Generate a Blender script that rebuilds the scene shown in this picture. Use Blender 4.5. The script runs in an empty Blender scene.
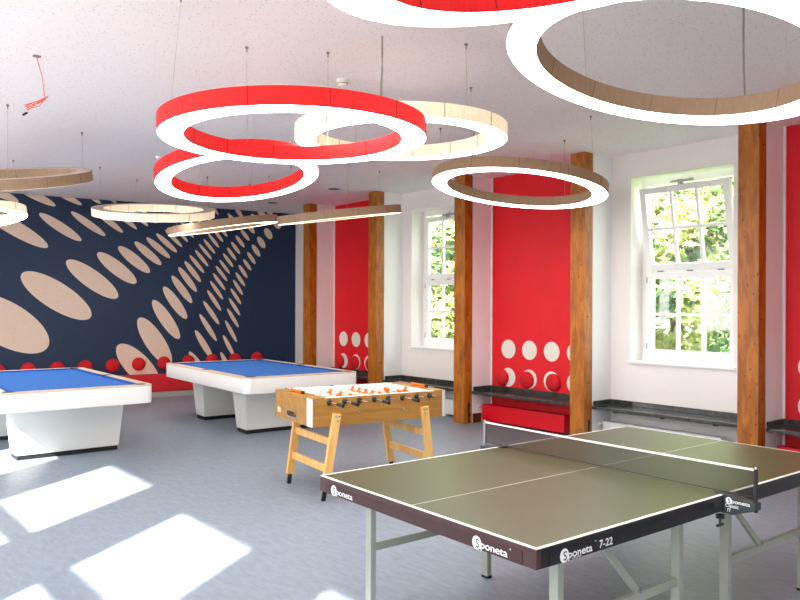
import bpy, bmesh, math, random
from mathutils import Vector, Matrix
random.seed(7)
sc = bpy.context.scene
C = sc.collection
PI = math.pi
# ------------------------------------------------------------------ camera
YAW = math.radians(39.87)
cd = bpy.data.cameras.new('camera'); cam = bpy.data.objects.new('camera', cd); C.objects.link(cam)
cd.sensor_width = 36; cd.lens = 743.5 / 800 * 36; cd.shift_y = 0.00775; cd.clip_end = 200
right = Vector((math.cos(YAW), -math.sin(YAW), 0)); fwd = Vector((math.sin(YAW), math.cos(YAW), 0)); up = Vector((0, 0, 1))
ro = 0.0040025
cr = right * math.cos(ro) + up * math.sin(ro); cu = up * math.cos(ro) - right * math.sin(ro)
M = Matrix((cr, cu, -fwd)).transposed().to_4x4(); M.translation = Vector((0, 0, 1.668)); cam.matrix_world = M
sc.camera = cam
# ------------------------------------------------------------------ world, sun, exposure
w = bpy.data.worlds.new('sky'); sc.world = w; w.use_nodes = True
nt = w.node_tree; bg = nt.nodes['Background']
tc = nt.nodes.new('ShaderNodeTexCoord'); sp = nt.nodes.new('ShaderNodeSeparateXYZ'); rmp = nt.nodes.new('ShaderNodeValToRGB')
nt.links.new(tc.outputs['Generated'], sp.inputs[0]); nt.links.new(sp.outputs['Z'], rmp.inputs[0]); nt.links.new(rmp.outputs[0], bg.inputs[0])
rmp.color_ramp.elements[0].color = (1.0, 0.99, 0.97, 1); rmp.color_ramp.elements[1].color = (0.62, 0.8, 1.0, 1)
bg.inputs[1].default_value = 2.75
EL = math.radians(35.0)
sd = Vector((0.824 * math.cos(EL), 0.567 * math.cos(EL), -math.sin(EL)))
sl = bpy.data.lights.new('sun', 'SUN'); sl.energy = 11.5; sl.angle = math.radians(0.9); sl.color = (1, 0.95, 0.88)
so = bpy.data.objects.new('sun', sl); C.objects.link(so); so.rotation_euler = sd.to_track_quat('-Z', 'Y').to_euler(); so.location = (-8, -6, 9)
sc.view_settings.view_transform = 'Standard'; sc.view_settings.look = 'None'; sc.view_settings.gamma = 1.0
sc.view_settings.use_curve_mapping = False
sc.view_settings.exposure = 1.37
sc.cycles.max_bounces = 12; sc.cycles.diffuse_bounces = 7; sc.cycles.glossy_bounces = 4; sc.cycles.transparent_max_bounces = 12
sc.cycles.sample_clamp_indirect = 6; sc.cycles.caustics_reflective = False; sc.cycles.caustics_refractive = False
sc.cycles.use_denoising = True
CE = 3.55
LX, RX, BY = -1.05, 8.02, -4.6          # inner faces: left wall, right wall, wall behind the camera
LWIN = [0.63 + 2.06 * k for k in range(-1, 6)]
RWIN = [(-2.70 + 2.04 * k) for k in range(8)]   # pier centres on the window side
for i, yc in enumerate(LWIN):             # daylight portals in the window openings
    pl = bpy.data.lights.new('window_portal', 'AREA'); pl.shape = 'RECTANGLE'; pl.size = 2.0; pl.size_y = 1.13
    pl.cycles.is_portal = True
    po = bpy.data.objects.new('window_portal', pl); C.objects.link(po); po.location = (LX - 0.16, yc, 2.09)
    po.rotation_euler = Vector((1, 0, 0)).to_track_quat('-Z', 'Y').to_euler(); pl.size, pl.size_y = 1.13, 2.0
# ------------------------------------------------------------------ materials
def srgb(r, g, b):
    f = lambda c: (c / 255 / 12.92) if c / 255 <= 0.04045 else ((c / 255 + 0.055) / 1.055) ** 2.4
    return (f(r), f(g), f(b), 1)
def mat(name, col, rough=0.5, metal=0.0, var=0.0, scale=8.0, bump=0.0, bscale=200.0, spec=0.5, stretch=None, emis=None, es=0.0, coat=0.0):
    m = bpy.data.materials.new(name); m.use_nodes = True; n = m.node_tree; b = n.nodes['Principled BSDF']
    b.inputs['Base Color'].default_value = col; b.inputs['Roughness'].default_value = rough; b.inputs['Metallic'].default_value = metal
    b.inputs['Specular IOR Level'].default_value = spec; b.inputs['Coat Weight'].default_value = coat
    t = n.nodes.new('ShaderNodeTexCoord'); mp = n.nodes.new('ShaderNodeMapping'); n.links.new(t.outputs['Object'], mp.inputs[0])
    if stretch: mp.inputs['Scale'].default_value = stretch
    if var:
        no = n.nodes.new('ShaderNodeTexNoise'); no.inputs['Scale'].default_value = scale; no.inputs['Detail'].default_value = 6
        n.links.new(mp.outputs[0], no.inputs['Vector'])
        r = n.nodes.new('ShaderNodeValToRGB'); r.color_ramp.elements[0].position = 0.3; r.color_ramp.elements[1].position = 0.7
        r.color_ramp.elements[0].color = tuple(c * (1 - var) for c in col[:3]) + (1,)
        r.color_ramp.elements[1].color = tuple(min(1, c * (1 + var)) for c in col[:3]) + (1,)
        n.links.new(no.outputs['Fac'], r.inputs[0]); n.links.new(r.outputs[0], b.inputs['Base Color'])
    if bump:
        nb = n.nodes.new('ShaderNodeTexNoise'); nb.inputs['Scale'].default_value = bscale; n.links.new(mp.outputs[0], nb.inputs['Vector'])
        bp = n.nodes.new('ShaderNodeBump'); bp.inputs['Strength'].default_value = bump; bp.inputs['Distance'].default_value = 0.01
        n.links.new(nb.outputs['Fac'], bp.inputs['Height']); n.links.new(bp.outputs[0], b.inputs['Normal'])
    if emis:
        b.inputs['Emission Color'].default_value = emis; b.inputs['Emission Strength'].default_value = es
    return m
def wood(name, c1, c2, knot, scale=(14, 14, 1.2), rough=0.45, knots=True, kscale=(5, 5, 2.2), kr=(0.07, 0.16)):
    m = bpy.data.materials.new(name); m.use_nodes = True; n = m.node_tree; b = n.nodes['Principled BSDF']; b.inputs['Roughness'].default_value = rough
    t = n.nodes.new('ShaderNodeTexCoord'); mp = n.nodes.new('ShaderNodeMapping'); mp.inputs['Scale'].default_value = scale
    g = n.nodes.new('ShaderNodeNewGeometry'); ad = n.nodes.new('ShaderNodeVectorMath'); ad.operation = 'ADD'
    oi = n.nodes.new('ShaderNodeObjectInfo'); cx = n.nodes.new('ShaderNodeCombineXYZ')
    mu = n.nodes.new('ShaderNodeMath'); mu.operation = 'MULTIPLY'; mu.inputs[1].default_value = 37.0
    n.links.new(oi.outputs['Random'], mu.inputs[0])
    for k in range(3): n.links.new(mu.outputs[0], cx.inputs[k])
    n.links.new(t.outputs['Object'], ad.inputs[0]); n.links.new(cx.outputs[0], ad.inputs[1]); n.links.new(ad.outputs[0], mp.inputs[0])
    no = n.nodes.new('ShaderNodeTexNoise'); no.inputs['Scale'].default_value = 1.6; no.inputs['Detail'].default_value = 8; no.inputs['Distortion'].default_value = 0.8
    n.links.new(mp.outputs[0], no.inputs['Vector'])
    r = n.nodes.new('ShaderNodeValToRGB'); r.color_ramp.elements[0].position = 0.34; r.color_ramp.elements[1].position = 0.66
    r.color_ramp.elements[0].color = c1; r.color_ramp.elements[1].color = c2; n.links.new(no.outputs['Fac'], r.inputs[0])
    out = r.outputs[0]
    if knots:
        mk = n.nodes.new('ShaderNodeMapping'); mk.inputs['Scale'].default_value = kscale; n.links.new(ad.outputs[0], mk.inputs[0])
        v = n.nodes.new('ShaderNodeTexVoronoi'); v.inputs['Scale'].default_value = 1.6; n.links.new(mk.outputs[0], v.inputs['Vector'])
        kk = n.nodes.new('ShaderNodeValToRGB'); kk.color_ramp.elements[0].position = kr[0]; kk.color_ramp.elements[1].position = kr[1]
        kk.color_ramp.elements[0].color = (1, 1, 1, 1); kk.color_ramp.elements[1].color = (0, 0, 0, 1); n.links.new(v.outputs['Distance'], kk.inputs[0])
        mx = n.nodes.new('ShaderNodeMixRGB'); mx.inputs[2].default_value = knot; n.links.new(kk.outputs[0], mx.inputs[0]); n.links.new(out, mx.inputs[1]); out = mx.outputs[0]
    n.links.new(out, b.inputs['Base Color'])
    return m
M_ = {}
M_['white_wall'] = mat('white_wall_paint', srgb(240, 234, 230), 0.75, bump=0.15, bscale=60)
M_['pink_wall'] = mat('reveal_wall_paint', srgb(244, 244, 244), 0.75, bump=0.15, bscale=60)
M_['red_wall'] = mat('red_wall_paint', srgb(226, 2, 26), 0.55, var=0.05, scale=3, bump=0.1, bscale=80)
M_['circle'] = mat('white_circle_paint', srgb(232, 228, 216), 0.6)
M_['navy'] = mat('navy_wall_paint', srgb(15, 42, 72), 0.6, var=0.22, scale=60, bump=0.1, bscale=90)
M_['ellipse'] = mat('beige_ellipse_paint', srgb(226, 200, 178), 0.65, var=0.04, scale=40)
M_['skirting'] = mat('blue_skirting', srgb(96, 150, 190), 0.5)
M_['win_white'] = mat('white_window_lacquer', srgb(246, 246, 244), 0.35)
M_['rad_white'] = mat('white_radiator_enamel', srgb(240, 240, 238), 0.35)
M_['rad_red'] = mat('red_radiator_enamel', srgb(228, 4, 30), 0.35)
M_['stone'] = mat('dark_polished_granite', srgb(58, 60, 58), 0.16, var=0.55, scale=14, spec=0.7)
M_['steel'] = mat('brushed_steel', srgb(190, 190, 190), 0.3, 0.9)
M_['dark_metal'] = mat('dark_metal', srgb(40, 38, 38), 0.4, 0.6)
M_['black'] = mat('black_plastic', srgb(22, 22, 24), 0.4)
M_['white_plastic'] = mat('white_plastic', srgb(235, 232, 228), 0.4)
M_['post'] = wood('oiled_pine_post', srgb(150, 82, 12), srgb(192, 114, 26), srgb(60, 30, 8), scale=(9, 9, 2.2), knots=True, kscale=(11, 11, 5), kr=(0.06, 0.15))
M_['post_foot'] = wood('dark_base_board', srgb(66, 36, 18), srgb(96, 54, 26), srgb(40, 20, 10), knots=False)
# floor: speckled blue grey linoleum
m = bpy.data.materials.new('blue_grey_linoleum'); m.use_nodes = True; n = m.node_tree; b = n.nodes['Principled BSDF']
t = n.nodes.new('ShaderNodeTexCoord'); mp = n.nodes.new('ShaderNodeMapping'); mp.inputs['Scale'].default_value = (5, 1.6, 1); mp.inputs['Rotation'].default_value = (0, 0, 0.6)
n.links.new(t.outputs['Object'], mp.inputs[0]); no = n.nodes.new('ShaderNodeTexNoise'); no.inputs['Scale'].default_value = 5; no.inputs['Detail'].default_value = 9; no.inputs['Roughness'].default_value = 0.65
n.links.new(mp.outputs[0], no.inputs['Vector']); r = n.nodes.new('ShaderNodeValToRGB'); r.color_ramp.elements[0].position = 0.3; r.color_ramp.elements[1].position = 0.7
r.color_ramp.elements[0].color = srgb(120, 132, 145); r.color_ramp.elements[1].color = srgb(142, 153, 165)
n.links.new(no.outputs['Fac'], r.inputs[0]); n.links.new(r.outputs[0], b.inputs['Base Color']); b.inputs['Roughness'].default_value = 0.42
M_['floor'] = m
# ceiling: perforated acoustic plaster
m = bpy.data.materials.new('perforated_acoustic_ceiling'); m.use_nodes = True; n = m.node_tree; b = n.nodes['Principled BSDF']; b.inputs['Roughness'].default_value = 0.85
t = n.nodes.new('ShaderNodeTexCoord'); v = n.nodes.new('ShaderNodeTexVoronoi'); v.inputs['Scale'].default_value = 30; v.inputs['Randomness'].default_value = 1.0
n.links.new(t.outputs['Object'], v.inputs['Vector'])
r = n.nodes.new('ShaderNodeValToRGB'); r.color_ramp.elements[0].position = 0.08; r.color_ramp.elements[1].position = 0.24
r.color_ramp.elements[0].color = srgb(204, 186, 184); r.color_ramp.elements[1].color = srgb(244, 237, 238)
n.links.new(v.outputs['Distance'], r.inputs[0]); n.links.new(r.outputs[0], b.inputs['Base Color'])
M_['ceiling'] = m
# ------------------------------------------------------------------ mesh helpers
class MB:
    def __init__(s): s.v = []; s.f = []; s.m = []
    def add(s, vs, fs, mi=0):
        o = len(s.v); s.v += [tuple(p) for p in vs]; s.f += [tuple(o + i for i in f) for f in fs]; s.m += [mi] * len(fs); return s
    def box(s, a, b, mi=0, T=None):
        x0, y0, z0 = a; x1, y1, z1 = b
        vs = [Vector(p) for p in ((x0,y0,z0),(x1,y0,z0),(x1,y1,z0),(x0,y1,z0),(x0,y0,z1),(x1,y0,z1),(x1,y1,z1),(x0,y1,z1))]
        if T: vs = [T @ p for p in vs]
        return s.add(vs, [(0,3,2,1),(4,5,6,7),(0,1,5,4),(1,2,6,5),(2,3,7,6),(3,0,4,7)], mi)
    def bar(s, p, q, w, h=None, mi=0, upv=(0, 0, 1)):
        h = h or w; p = Vector(p); q = Vector(q); d = (q - p).normalized(); u = Vector(upv)
        sx = d.cross(u)
        if sx.length < 1e-4: sx = d.cross(Vector((1, 0, 0)))
        sx.normalize(); sy = sx.cross(d).normalized()
        vs = []
        for e in (p, q):
            for a, b in ((-1,-1),(1,-1),(1,1),(-1,1)): vs.append(e + sx * a * w / 2 + sy * b * h / 2)
        return s.add(vs, [(0,1,2,3),(7,6,5,4),(0,4,5,1),(1,5,6,2),(2,6,7,3),(3,7,4,0)], mi)
    def tube(s, pts, r, n=8, mi=0):
        pts = [Vector(p) for p in pts]; rs = r if isinstance(r, (list, tuple)) else [r] * len(pts); vs = []; fs = []
        for i, p in enumerate(pts):
            d = (pts[min(i + 1, len(pts) - 1)] - pts[max(i - 1, 0)]).normalized()
            a = d.cross(Vector((0, 0, 1)))
            if a.length < 1e-3: a = d.cross(Vector((1, 0, 0)))
            a.normalize(); c = a.cross(d)
            for k in range(n): vs.append(p + (a * math.cos(2*PI*k/n) + c * math.sin(2*PI*k/n)) * rs[i])
        for i in range(len(pts) - 1):
            for k in range(n): fs.append((i*n + k, i*n + (k+1) % n, (i+1)*n + (k+1) % n, (i+1)*n + k))
        fs.append(tuple(range(n))[::-1]); fs.append(tuple((len(pts)-1)*n + k for k in range(n)))
        return s.add(vs, fs, mi)
    def lathe(s, prof, n=32, c=(0,0,0), T=None, mi=0):
        vs = []; fs = []
        for (r, z) in prof:
            for k in range(n):
                p = Vector((r*math.cos(2*PI*k/n), r*math.sin(2*PI*k/n), z))
                vs.append((T @ p if T else p) + Vector(c))
        for i in range(len(prof) - 1):
            for k in range(n): fs.append((i*n+k, i*n+(k+1)%n, (i+1)*n+(k+1)%n, (i+1)*n+k))
        if prof[0][0] > 1e-5: fs.append(tuple(range(n))[::-1])
        if prof[-1][0] > 1e-5: fs.append(tuple((len(prof)-1)*n+k for k in range(n)))
        return s.add(vs, fs, mi)
    def prism(s, poly, z0, z1, mi=0, T=None):
        n = len(poly); vs = [Vector((x, y, z0)) for x, y in poly] + [Vector((x, y, z1)) for x, y in poly]
        if T: vs = [T @ p for p in vs]
        return s.add(vs, [tuple(range(n))[::-1], tuple(range(n, 2*n))] + [(i, (i+1) % n, n + (i+1) % n, n + i) for i in range(n)], mi)
    def build(s, name, mats, parent=None, bevel=0.0, smooth=False, seg=2):
        me = bpy.data.meshes.new(name); me.from_pydata(s.v, [], s.f)
        if not isinstance(mats, (list, tuple)): mats = [mats]
        for m in mats: me.materials.append(m)
        me.polygons.foreach_set('material_index', s.m)
        bm = bmesh.new(); bm.from_mesh(me); bmesh.ops.recalc_face_normals(bm, faces=bm.faces)
        if bevel:
            bmesh.ops.bevel(bm, geom=[e for e in bm.edges if e.calc_face_angle(0) > 0.5], offset=bevel, segments=seg, profile=0.5, affect='EDGES', clamp_overlap=True)
        bm.to_mesh(me); bm.free()
        if smooth:
            me.polygons.foreach_set('use_smooth', [True] * len(me.polygons)); me.set_sharp_from_angle(angle=math.radians(38))
        me.update(); o = bpy.data.objects.new(name, me); C.objects.link(o)
        if parent: o.parent = parent
        return o
def tag(o, label=None, cat=None, group=None, kind=None):
    if label: o['label'] = label
    if cat: o['category'] = cat
    if group: o['group'] = group
    if kind: o['kind'] = kind
    return o
def thing(name, label, cat, loc=(0,0,0), rz=0, group=None):
    o = bpy.data.objects.new(name, None); o.empty_display_size = 0.1; C.objects.link(o); o.location = loc; o.rotation_euler = (0, 0, rz)
    return tag(o, label, cat, group)
def struct(name, loc=(0,0,0)):
    o = bpy.data.objects.new(name, None); C.objects.link(o); o.location = loc; o['kind'] = 'structure'; return o
def children(o): return [c for c in bpy.data.objects if c.parent == o]
def copy_tree(o, parent=None):
    c = o.copy(); C.objects.link(c)
    if parent: c.parent = parent
    for ch in children(o): copy_tree(ch, c)
    return c
def text(name, s, size, T, m, parent, ext=0.0008, off=0.0, sx=1.0):
    cu_ = bpy.data.curves.new(name, 'FONT'); cu_.body = s; cu_.size = size; cu_.extrude = ext; cu_.offset = off
    tmp = bpy.data.objects.new(name, cu_); C.objects.link(tmp); cu_.materials.append(m); bpy.context.view_layer.update()
    me = bpy.data.meshes.new_from_object(tmp.evaluated_get(bpy.context.evaluated_depsgraph_get())); bpy.data.objects.remove(tmp)
    o = bpy.data.objects.new(name, me); C.objects.link(o); o.parent = parent
    o.matrix_basis = T @ Matrix.Diagonal((sx, 1, 1, 1)); return o
# ------------------------------------------------------------------ room shell
MA = math.radians(-8.144); MP = Vector((2.834, 13.853, 0)); MT = Vector((math.cos(MA), math.sin(MA), 0)); MN = Vector((-math.sin(MA), math.cos(MA), 0))
def mw(u, z, off=0.0): return MP + MT * u + MN * off + Vector((0, 0, z))
tag(MB().box((LX - 0.3, BY - 0.3, -0.15), (RX + 0.5, 15.2, 0)).build('floor', M_['floor']), kind='structure')
tag(MB().box((LX - 0.3, BY - 0.3, CE), (RX + 0.5, 15.2, CE + 0.3)).build('ceiling', M_['ceiling']), kind='structure')
U0, U1 = -4.0, 5.352
b = MB(); b.add([mw(U0, 0, 0), mw(U1 + 0.5, 0, -0.07*0), mw(U1 + 0.5, 0, 0.3), mw(U0, 0, 0.3), mw(U0, CE, 0), mw(U1 + 0.5, CE, 0), mw(U1 + 0.5, CE, 0.3), mw(U0, CE, 0.3)],
    [(0,3,2,1),(4,5,6,7),(0,1,5,4),(1,2,6,5),(2,3,7,6),(3,0,4,7)])
tag(b.build('wall_front', M_['white_wall']), kind='structure')
tag(MB().box((LX - 0.3, BY - 0.3, 0), (RX + 0.5, BY, CE)).build('wall_back', M_['white_wall']), kind='structure')
# left wall with its window openings (behind and beside the camera)
b = MB(); y = BY
ZL = [(1.10, 1.97), (2.15, 3.08)]
for yc in LWIN:
    zt_ = 3.235 if yc > 4 else 3.095
    b.box((LX - 0.12, y, 0), (LX, yc - 0.645, CE)); y = yc + 0.565
    b.box((LX - 0.12, yc - 0.645, 0), (LX, yc + 0.565, 1.10)); b.box((LX - 0.12, yc - 0.645, zt_), (LX, yc + 0.565, CE))
b.box((LX - 0.12, y, 0), (LX, 14.6, CE))
tag(b.build('wall_left', M_['white_wall']), kind='structure')
for i, yc in enumerate(LWIN):
    r_ = struct('window_%d' % (i + 5), (LX - 0.06, yc, 1.10)); b = MB()
    b.box((-0.03, -0.645, 0.92 if yc > 4 else 0.87), (0.03, 0.565, 1.04)); b.build('transom', M_['win_white'], r_)
    b = MB(); b.box((0.062, -0.60, -0.045), (0.14, 0.60, -0.005)); b.build('window_sill', M_['win_white'], r_)
# right wall: flat wall with window openings, piers between the bays
PC = [11.64, 9.65, 7.62, 5.57, 3.49, 1.45, -0.59, -2.63]        # pier centres
WY = [(7.99, 9.31), (3.91, 5.19)]; WY = [(8.03, 9.31), (3.91, 5.19), (-0.16, 1.12)]
b = MB(); y = BY
for (a, c) in sorted(WY):
    b.box((RX, y, 0), (RX + 0.36, a, CE)); b.box((RX, a, 0), (RX + 0.36, c, 1.007)); b.box((RX, a, 3.25), (RX + 0.36, c, CE)); y = c
b.box((RX, y, 0), (RX + 0.36, PC[0] + 0.1, CE)); b.box((RX + 0.11, PC[0] + 0.1, 0), (RX + 0.36, 13.4, CE))
tag(b.build('wall_right', M_['white_wall']), kind='structure')
PW = 0.105
for k, pc in enumerate(PC):
    tag(MB().box((7.632, pc - PW, 0), (RX + (0.12 if k == 0 else 0), pc + PW, CE)).build('wall_pier_%d' % (k + 1), M_['pink_wall']), kind='structure')
    for s in (-1, 1):
        tag(MB().box((7.64, pc + s * (PW + 0.009) - 0.008, 0), (7.80, pc + s * (PW + 0.009) + 0.008, 0.13)).build('baseboard_pier_%d' % (2 * k + (s + 3) // 2), M_['post_foot']), kind='structure')
# mural
ELL = [[0.091, 1.35, 0.668, 0.516, -0.614],[0.877, 1.821, 0.563, 0.419, -0.76],[1.455, 2.122, 0.437, 0.342, -0.822],[1.868, 2.334, 0.34, 0.279, -0.841],[2.166, 2.499, 0.282, 0.238, -0.86],[2.41, 2.624, 0.243, 0.209, -0.892],[2.595, 2.734, 0.215, 0.184, -0.912],[2.747, 2.831, 0.192, 0.169, -0.923],[2.877, 2.924, 0.16, 0.156, -0.945],[3.008, 3.019, 0.136, 0.148, -0.945],[3.13, 3.1, 0.124, 0.145, -0.946],[3.249, 3.179, 0.111, 0.136, -0.946],[3.377, 3.273, 0.105, 0.132, -0.935],[3.503, 3.387, 0.098, 0.128, -0.935],[3.635, 3.54, 0.103, 0.119, -0.922],[3.767, 3.657, 0.096, 0.12, -0.889],[2.245, 0.55, 0.391, 0.42, -0.72],[2.538, 0.993, 0.318, 0.45, -0.778],[2.744, 1.4, 0.26, 0.366, -0.853],[2.909, 1.714, 0.228, 0.303, -0.87],[3.035, 1.968, 0.198, 0.256, -0.899],[3.141, 2.158, 0.177, 0.23, -0.908],[3.238, 2.31, 0.159, 0.196, -0.917],[3.317, 2.456, 0.143, 0.167, -0.937],[3.409, 2.572, 0.13, 0.154, -0.937],[3.48, 2.699, 0.127, 0.145, -0.947],[3.558, 2.803, 0.116, 0.136, -0.936],[3.64, 2.917, 0.109, 0.128, -0.925],[3.73, 3.026, 0.099, 0.123, -0.914],[3.819, 3.126, 0.094, 0.118, -0.892],[3.908, 3.238, 0.091, 0.112, -0.87],[4.004, 3.362, 0.089, 0.11, -0.858],[4.136, 3.508, 0.098, 0.128, -0.847],[3.37, 0.508, 0.203, 0.284, -0.906],[3.465, 0.907, 0.182, 0.288, -0.923],[3.539, 1.241, 0.171, 0.26, -0.942],[3.598, 1.529, 0.158, 0.226, -0.941],[3.656, 1.763, 0.139, 0.198, -0.94],[3.703, 1.963, 0.131, 0.178, -0.939],[3.752, 2.129, 0.124, 0.162, -0.939],[3.798, 2.289, 0.116, 0.145, -0.928],[3.86, 2.421, 0.106, 0.133, -0.927],[3.931, 2.55, 0.105, 0.131, -0.916],[4.001, 2.676, 0.095, 0.122, -0.895],[4.08, 2.797, 0.094, 0.116, -0.873],[4.171, 2.929, 0.094, 0.114, -0.861],[4.271, 3.061, 0.093, 0.106, -0.838],[4.377, 3.217, 0.094, 0.115, -0.784],[4.481, 3.373, 0.092, 0.115, -0.73],[4.606, 3.521, 0.085, 0.097, -0.564],[4.754, 3.602, 0.096, 0.097, -0.556],[3.899, 0.546, 0.121, 0.219, -0.905],[3.95, 0.877, 0.119, 0.214, -0.923],[3.993, 1.165, 0.122, 0.213, -0.932],[4.031, 1.425, 0.12, 0.185, -0.931],[4.06, 1.645, 0.116, 0.17, -0.931],[4.088, 1.849, 0.108, 0.154, -0.92],[4.132, 2.023, 0.102, 0.146, -0.909],[4.176, 2.185, 0.099, 0.134, -0.898],[4.233, 2.34, 0.093, 0.126, -0.877],[4.318, 2.475, 0.085, 0.108, -0.855],[4.403, 2.611, 0.088, 0.118, -0.834],[4.5, 2.764, 0.09, 0.115, -0.738],[4.609, 2.931, 0.089, 0.113, -0.579],[4.756, 3.115, 0.09, 0.11, -0.47],[4.937, 3.342, 0.097, 0.115, -0.36],[-0.292, 3.674, 0.571, 0.276, -0.931],[0.46, 3.573, 0.39, 0.201, -0.915],[0.922, 3.612, 0.351, 0.187, -0.939],[1.411, 3.613, 0.17, 0.138, -0.913],[1.711, 3.616, 0.138, 0.11, -0.91],[0.203, 2.973, 0.531, 0.329, -0.898],[0.931, 3.018, 0.339, 0.228, -0.904],[1.381, 3.104, 0.286, 0.201, -0.928],[1.704, 3.188, 0.265, 0.209, -0.945],[1.994, 3.237, 0.217, 0.182, -0.946],[2.232, 3.273, 0.178, 0.147, -0.946],[2.424, 3.305, 0.141, 0.114, -0.931]]
b = MB(); b.add([mw(U0, 0.0, -0.002), mw(U1, 0.0, -0.002), mw(U1, CE - 0.002, -0.002), mw(U0, CE - 0.002, -0.002), mw(U0, 0, -0.012), mw(U1, 0, -0.012), mw(U1, CE - 0.002, -0.012), mw(U0, CE - 0.002, -0.012)],
    [(0,3,2,1),(4,5,6,7),(0,1,5,4),(1,2,6,5),(2,3,7,6),(3,0,4,7)], 0)
def clip(poly, zmax, zmin):
    for lim, sg in ((zmax, 1), (zmin, -1)):
        out = []
        for i, p in enumerate(poly):
            q = poly[(i + 1) % len(poly)]; ip = (p[1] - lim) * sg <= 0; iq = (q[1] - lim) * sg <= 0
            if ip: out.append(p)
            if ip != iq:
                t_ = (lim - p[1]) / (q[1] - p[1]); out.append((p[0] + (q[0] - p[0]) * t_, lim))
        poly = out
        if not poly: return []
    return poly
for (cx, cz, hx, hz, rr) in ELL:
    pts = []
    for k in range(56):
        a = 2 * PI * k / 56; pts.append((cx + hx * math.cos(a), cz + hz * (rr * math.cos(a) + math.sqrt(1 - rr * rr) * math.sin(a))))
    pts = clip(pts, CE - 0.004, 0.02)
    pts = [p for p in pts if p[0] < U1 - 0.01]
    if len(pts) > 4: b.add([mw(u, z, -0.014) for u, z in pts], [tuple(range(len(pts)))], 1)
mu_ = b.build('wall_mural', [M_['navy'], M_['ellipse']])
tag(mu_, 'navy blue wall mural with rows of tilted beige ellipses', 'mural')
# red panels in the windowless bays
def red_panel(y0, y1, label, circles, kind_first):
    b = MB(); X = RX - 0.008
    b.box((X, y0, 0.10), (RX - 0.001, y1, CE - 0.003), 0)
    for (yy, zz) in circles:
        pts = [(X - 0.002, yy + 0.132 * math.cos(2*PI*k/40), zz + 0.134 * math.sin(2*PI*k/40)) for k in range(40)]
        b.add(pts, [tuple(range(40))], 1)
    return tag(b.build('painted_wall_panel', [M_['red_wall'], M_['circle']]), label, 'wall panel', 'red painted panels in the wall bays')
def pe(k, s): return PC[k] + s * PW
cs = lambda y0: [(y0 - 0.387 * i, z) for i in range(4) for z in (1.062, 0.66)]
red_panel(pe(1, 1) + 0.015, pe(0, -1) - 0.03, 'red wall panel with white circles in the bay nearest the mural', cs(11.215), 0)
red_panel(pe(3, 1) + 0.015, pe(2, -1) - 0.03, 'red wall panel with white circles between the two windows', cs(7.167), 0)
red_panel(pe(5, 1) + 0.015, pe(4, -1) - 0.03, 'red wall panel at the right edge beyond the largest post', cs(7.167 - 4.07), 0)
# wooden posts
post_lab = ['orange wooden post nearest the mural, first in the row', 'orange wooden post left of the far window', 'orange wooden post between far window and red panel, dark bracket at its foot',
    'orange wooden post between red panel and near window', 'largest orange wooden post, right of the near window']
for k, pc in enumerate(PC[:7]):
    if k > 4: continue
    t = thing('timber_post', post_lab[k], 'post', (7.547, pc, 0), 0, 'wooden posts along the window wall')
    MB().box((-0.082, -0.108, 0), (0.08, 0.108, CE - 0.002)).build('post_beam', M_['post'], t, bevel=0.008)
    b = MB(); b.box((0.0, -0.114, 0.01), (0.022, -0.108, 0.30)); b.box((-0.008, -0.118, 0.10), (0.03, -0.114, 0.15)); b.box((-0.008, -0.118, 0.24), (0.03, -0.114, 0.27))
    b.build('steel_bracket', M_['dark_metal'], t)
    for z_, x_ in ((0.75, 0.0), (1.55, -0.02), (3.3, 0.01)):
        MB().lathe([(0.010, 0), (0.010, 0.002)], 12, (x_, -0.1085, z_), Matrix.Rotation(PI/2, 4, 'X')).build('bolt_hole', M_['dark_metal'], t)
# domed red cushions: niches and mural
def dome(prefix, origin, ax, up_, nrm, label, group):
    o = MB(); prof = []
    T = Matrix((ax, up_, nrm)).transposed().to_4x4()
    prof = [(0.112, 0.0), (0.120, 0.015), (0.117, 0.032), (0.104, 0.05), (0.078, 0.066), (0.045, 0.075), (0.0001, 0.078)]
    o.lathe(prof, 32, (0, 0, 0), T)
    ob = o.build('wall_cushion', M_['cushion'], smooth=True); ob.location = origin
    return tag(ob, label, 'cushion', group)
M_['cushion'] = mat('red_cushion_fabric', srgb(206, 14, 26), 0.8, bump=0.3, bscale=500)
nthn = ['leftmost', 'second from left', 'third from left', 'fourth from left']
for (y0, bay, wh) in ((11.30, 'far', 'on red panel nearest the mural'), (7.27, 'middle', 'on red panel between the windows')):
    for i in range(4):
        dome('', Vector((RX - 0.009, y0 - 0.46 * i, 0.648)), Vector((0, 1, 0)), Vector((0, 0, 1)), Vector((-1, 0, 0)), 'round red cushion, %s, %s in its row' % (wh, nthn[i]), 'round cushions on the red panels')
ordn = ['outermost left', 'second', 'third', 'fourth', 'fifth', 'sixth', 'seventh', 'eighth', 'ninth', 'tenth', 'eleventh']
for i in range(11):
    p = mw(0.455 * i - 0.028, 0.553 + 0.0075 * i, -0.013)
    lb = 'round red cushion in the row along the mural, ' + (ordn[i] + (' one' if i == 0 else ' from the left'))
    dome('', p, MT, Vector((0, 0, 1)), -MN, lb, 'round cushions along the mural')
# red upholstered bench below the mural
T = Matrix((MT, MN, Vector((0,0,1)))).transposed().to_4x4()
t = thing('wall_bench', 'low red upholstered bench along the foot of the navy mural', 'bench', mw(1.0, 0, -0.014), MA)
MB().box((-2.2, -0.36, 0.10), (3.9, 0, 0.40)).build('upholstered_seat', mat('red_bench_fabric', srgb(204, 26, 36), 0.85, var=0.08, scale=30, bump=0.2, bscale=300), t, bevel=0.025, seg=3)
MB().box((-2.15, -0.33, 0.0), (3.85, -0.02, 0.10)).build('bench_plinth', mat('grey_plinth', srgb(168, 164, 158), 0.6), t)
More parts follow.
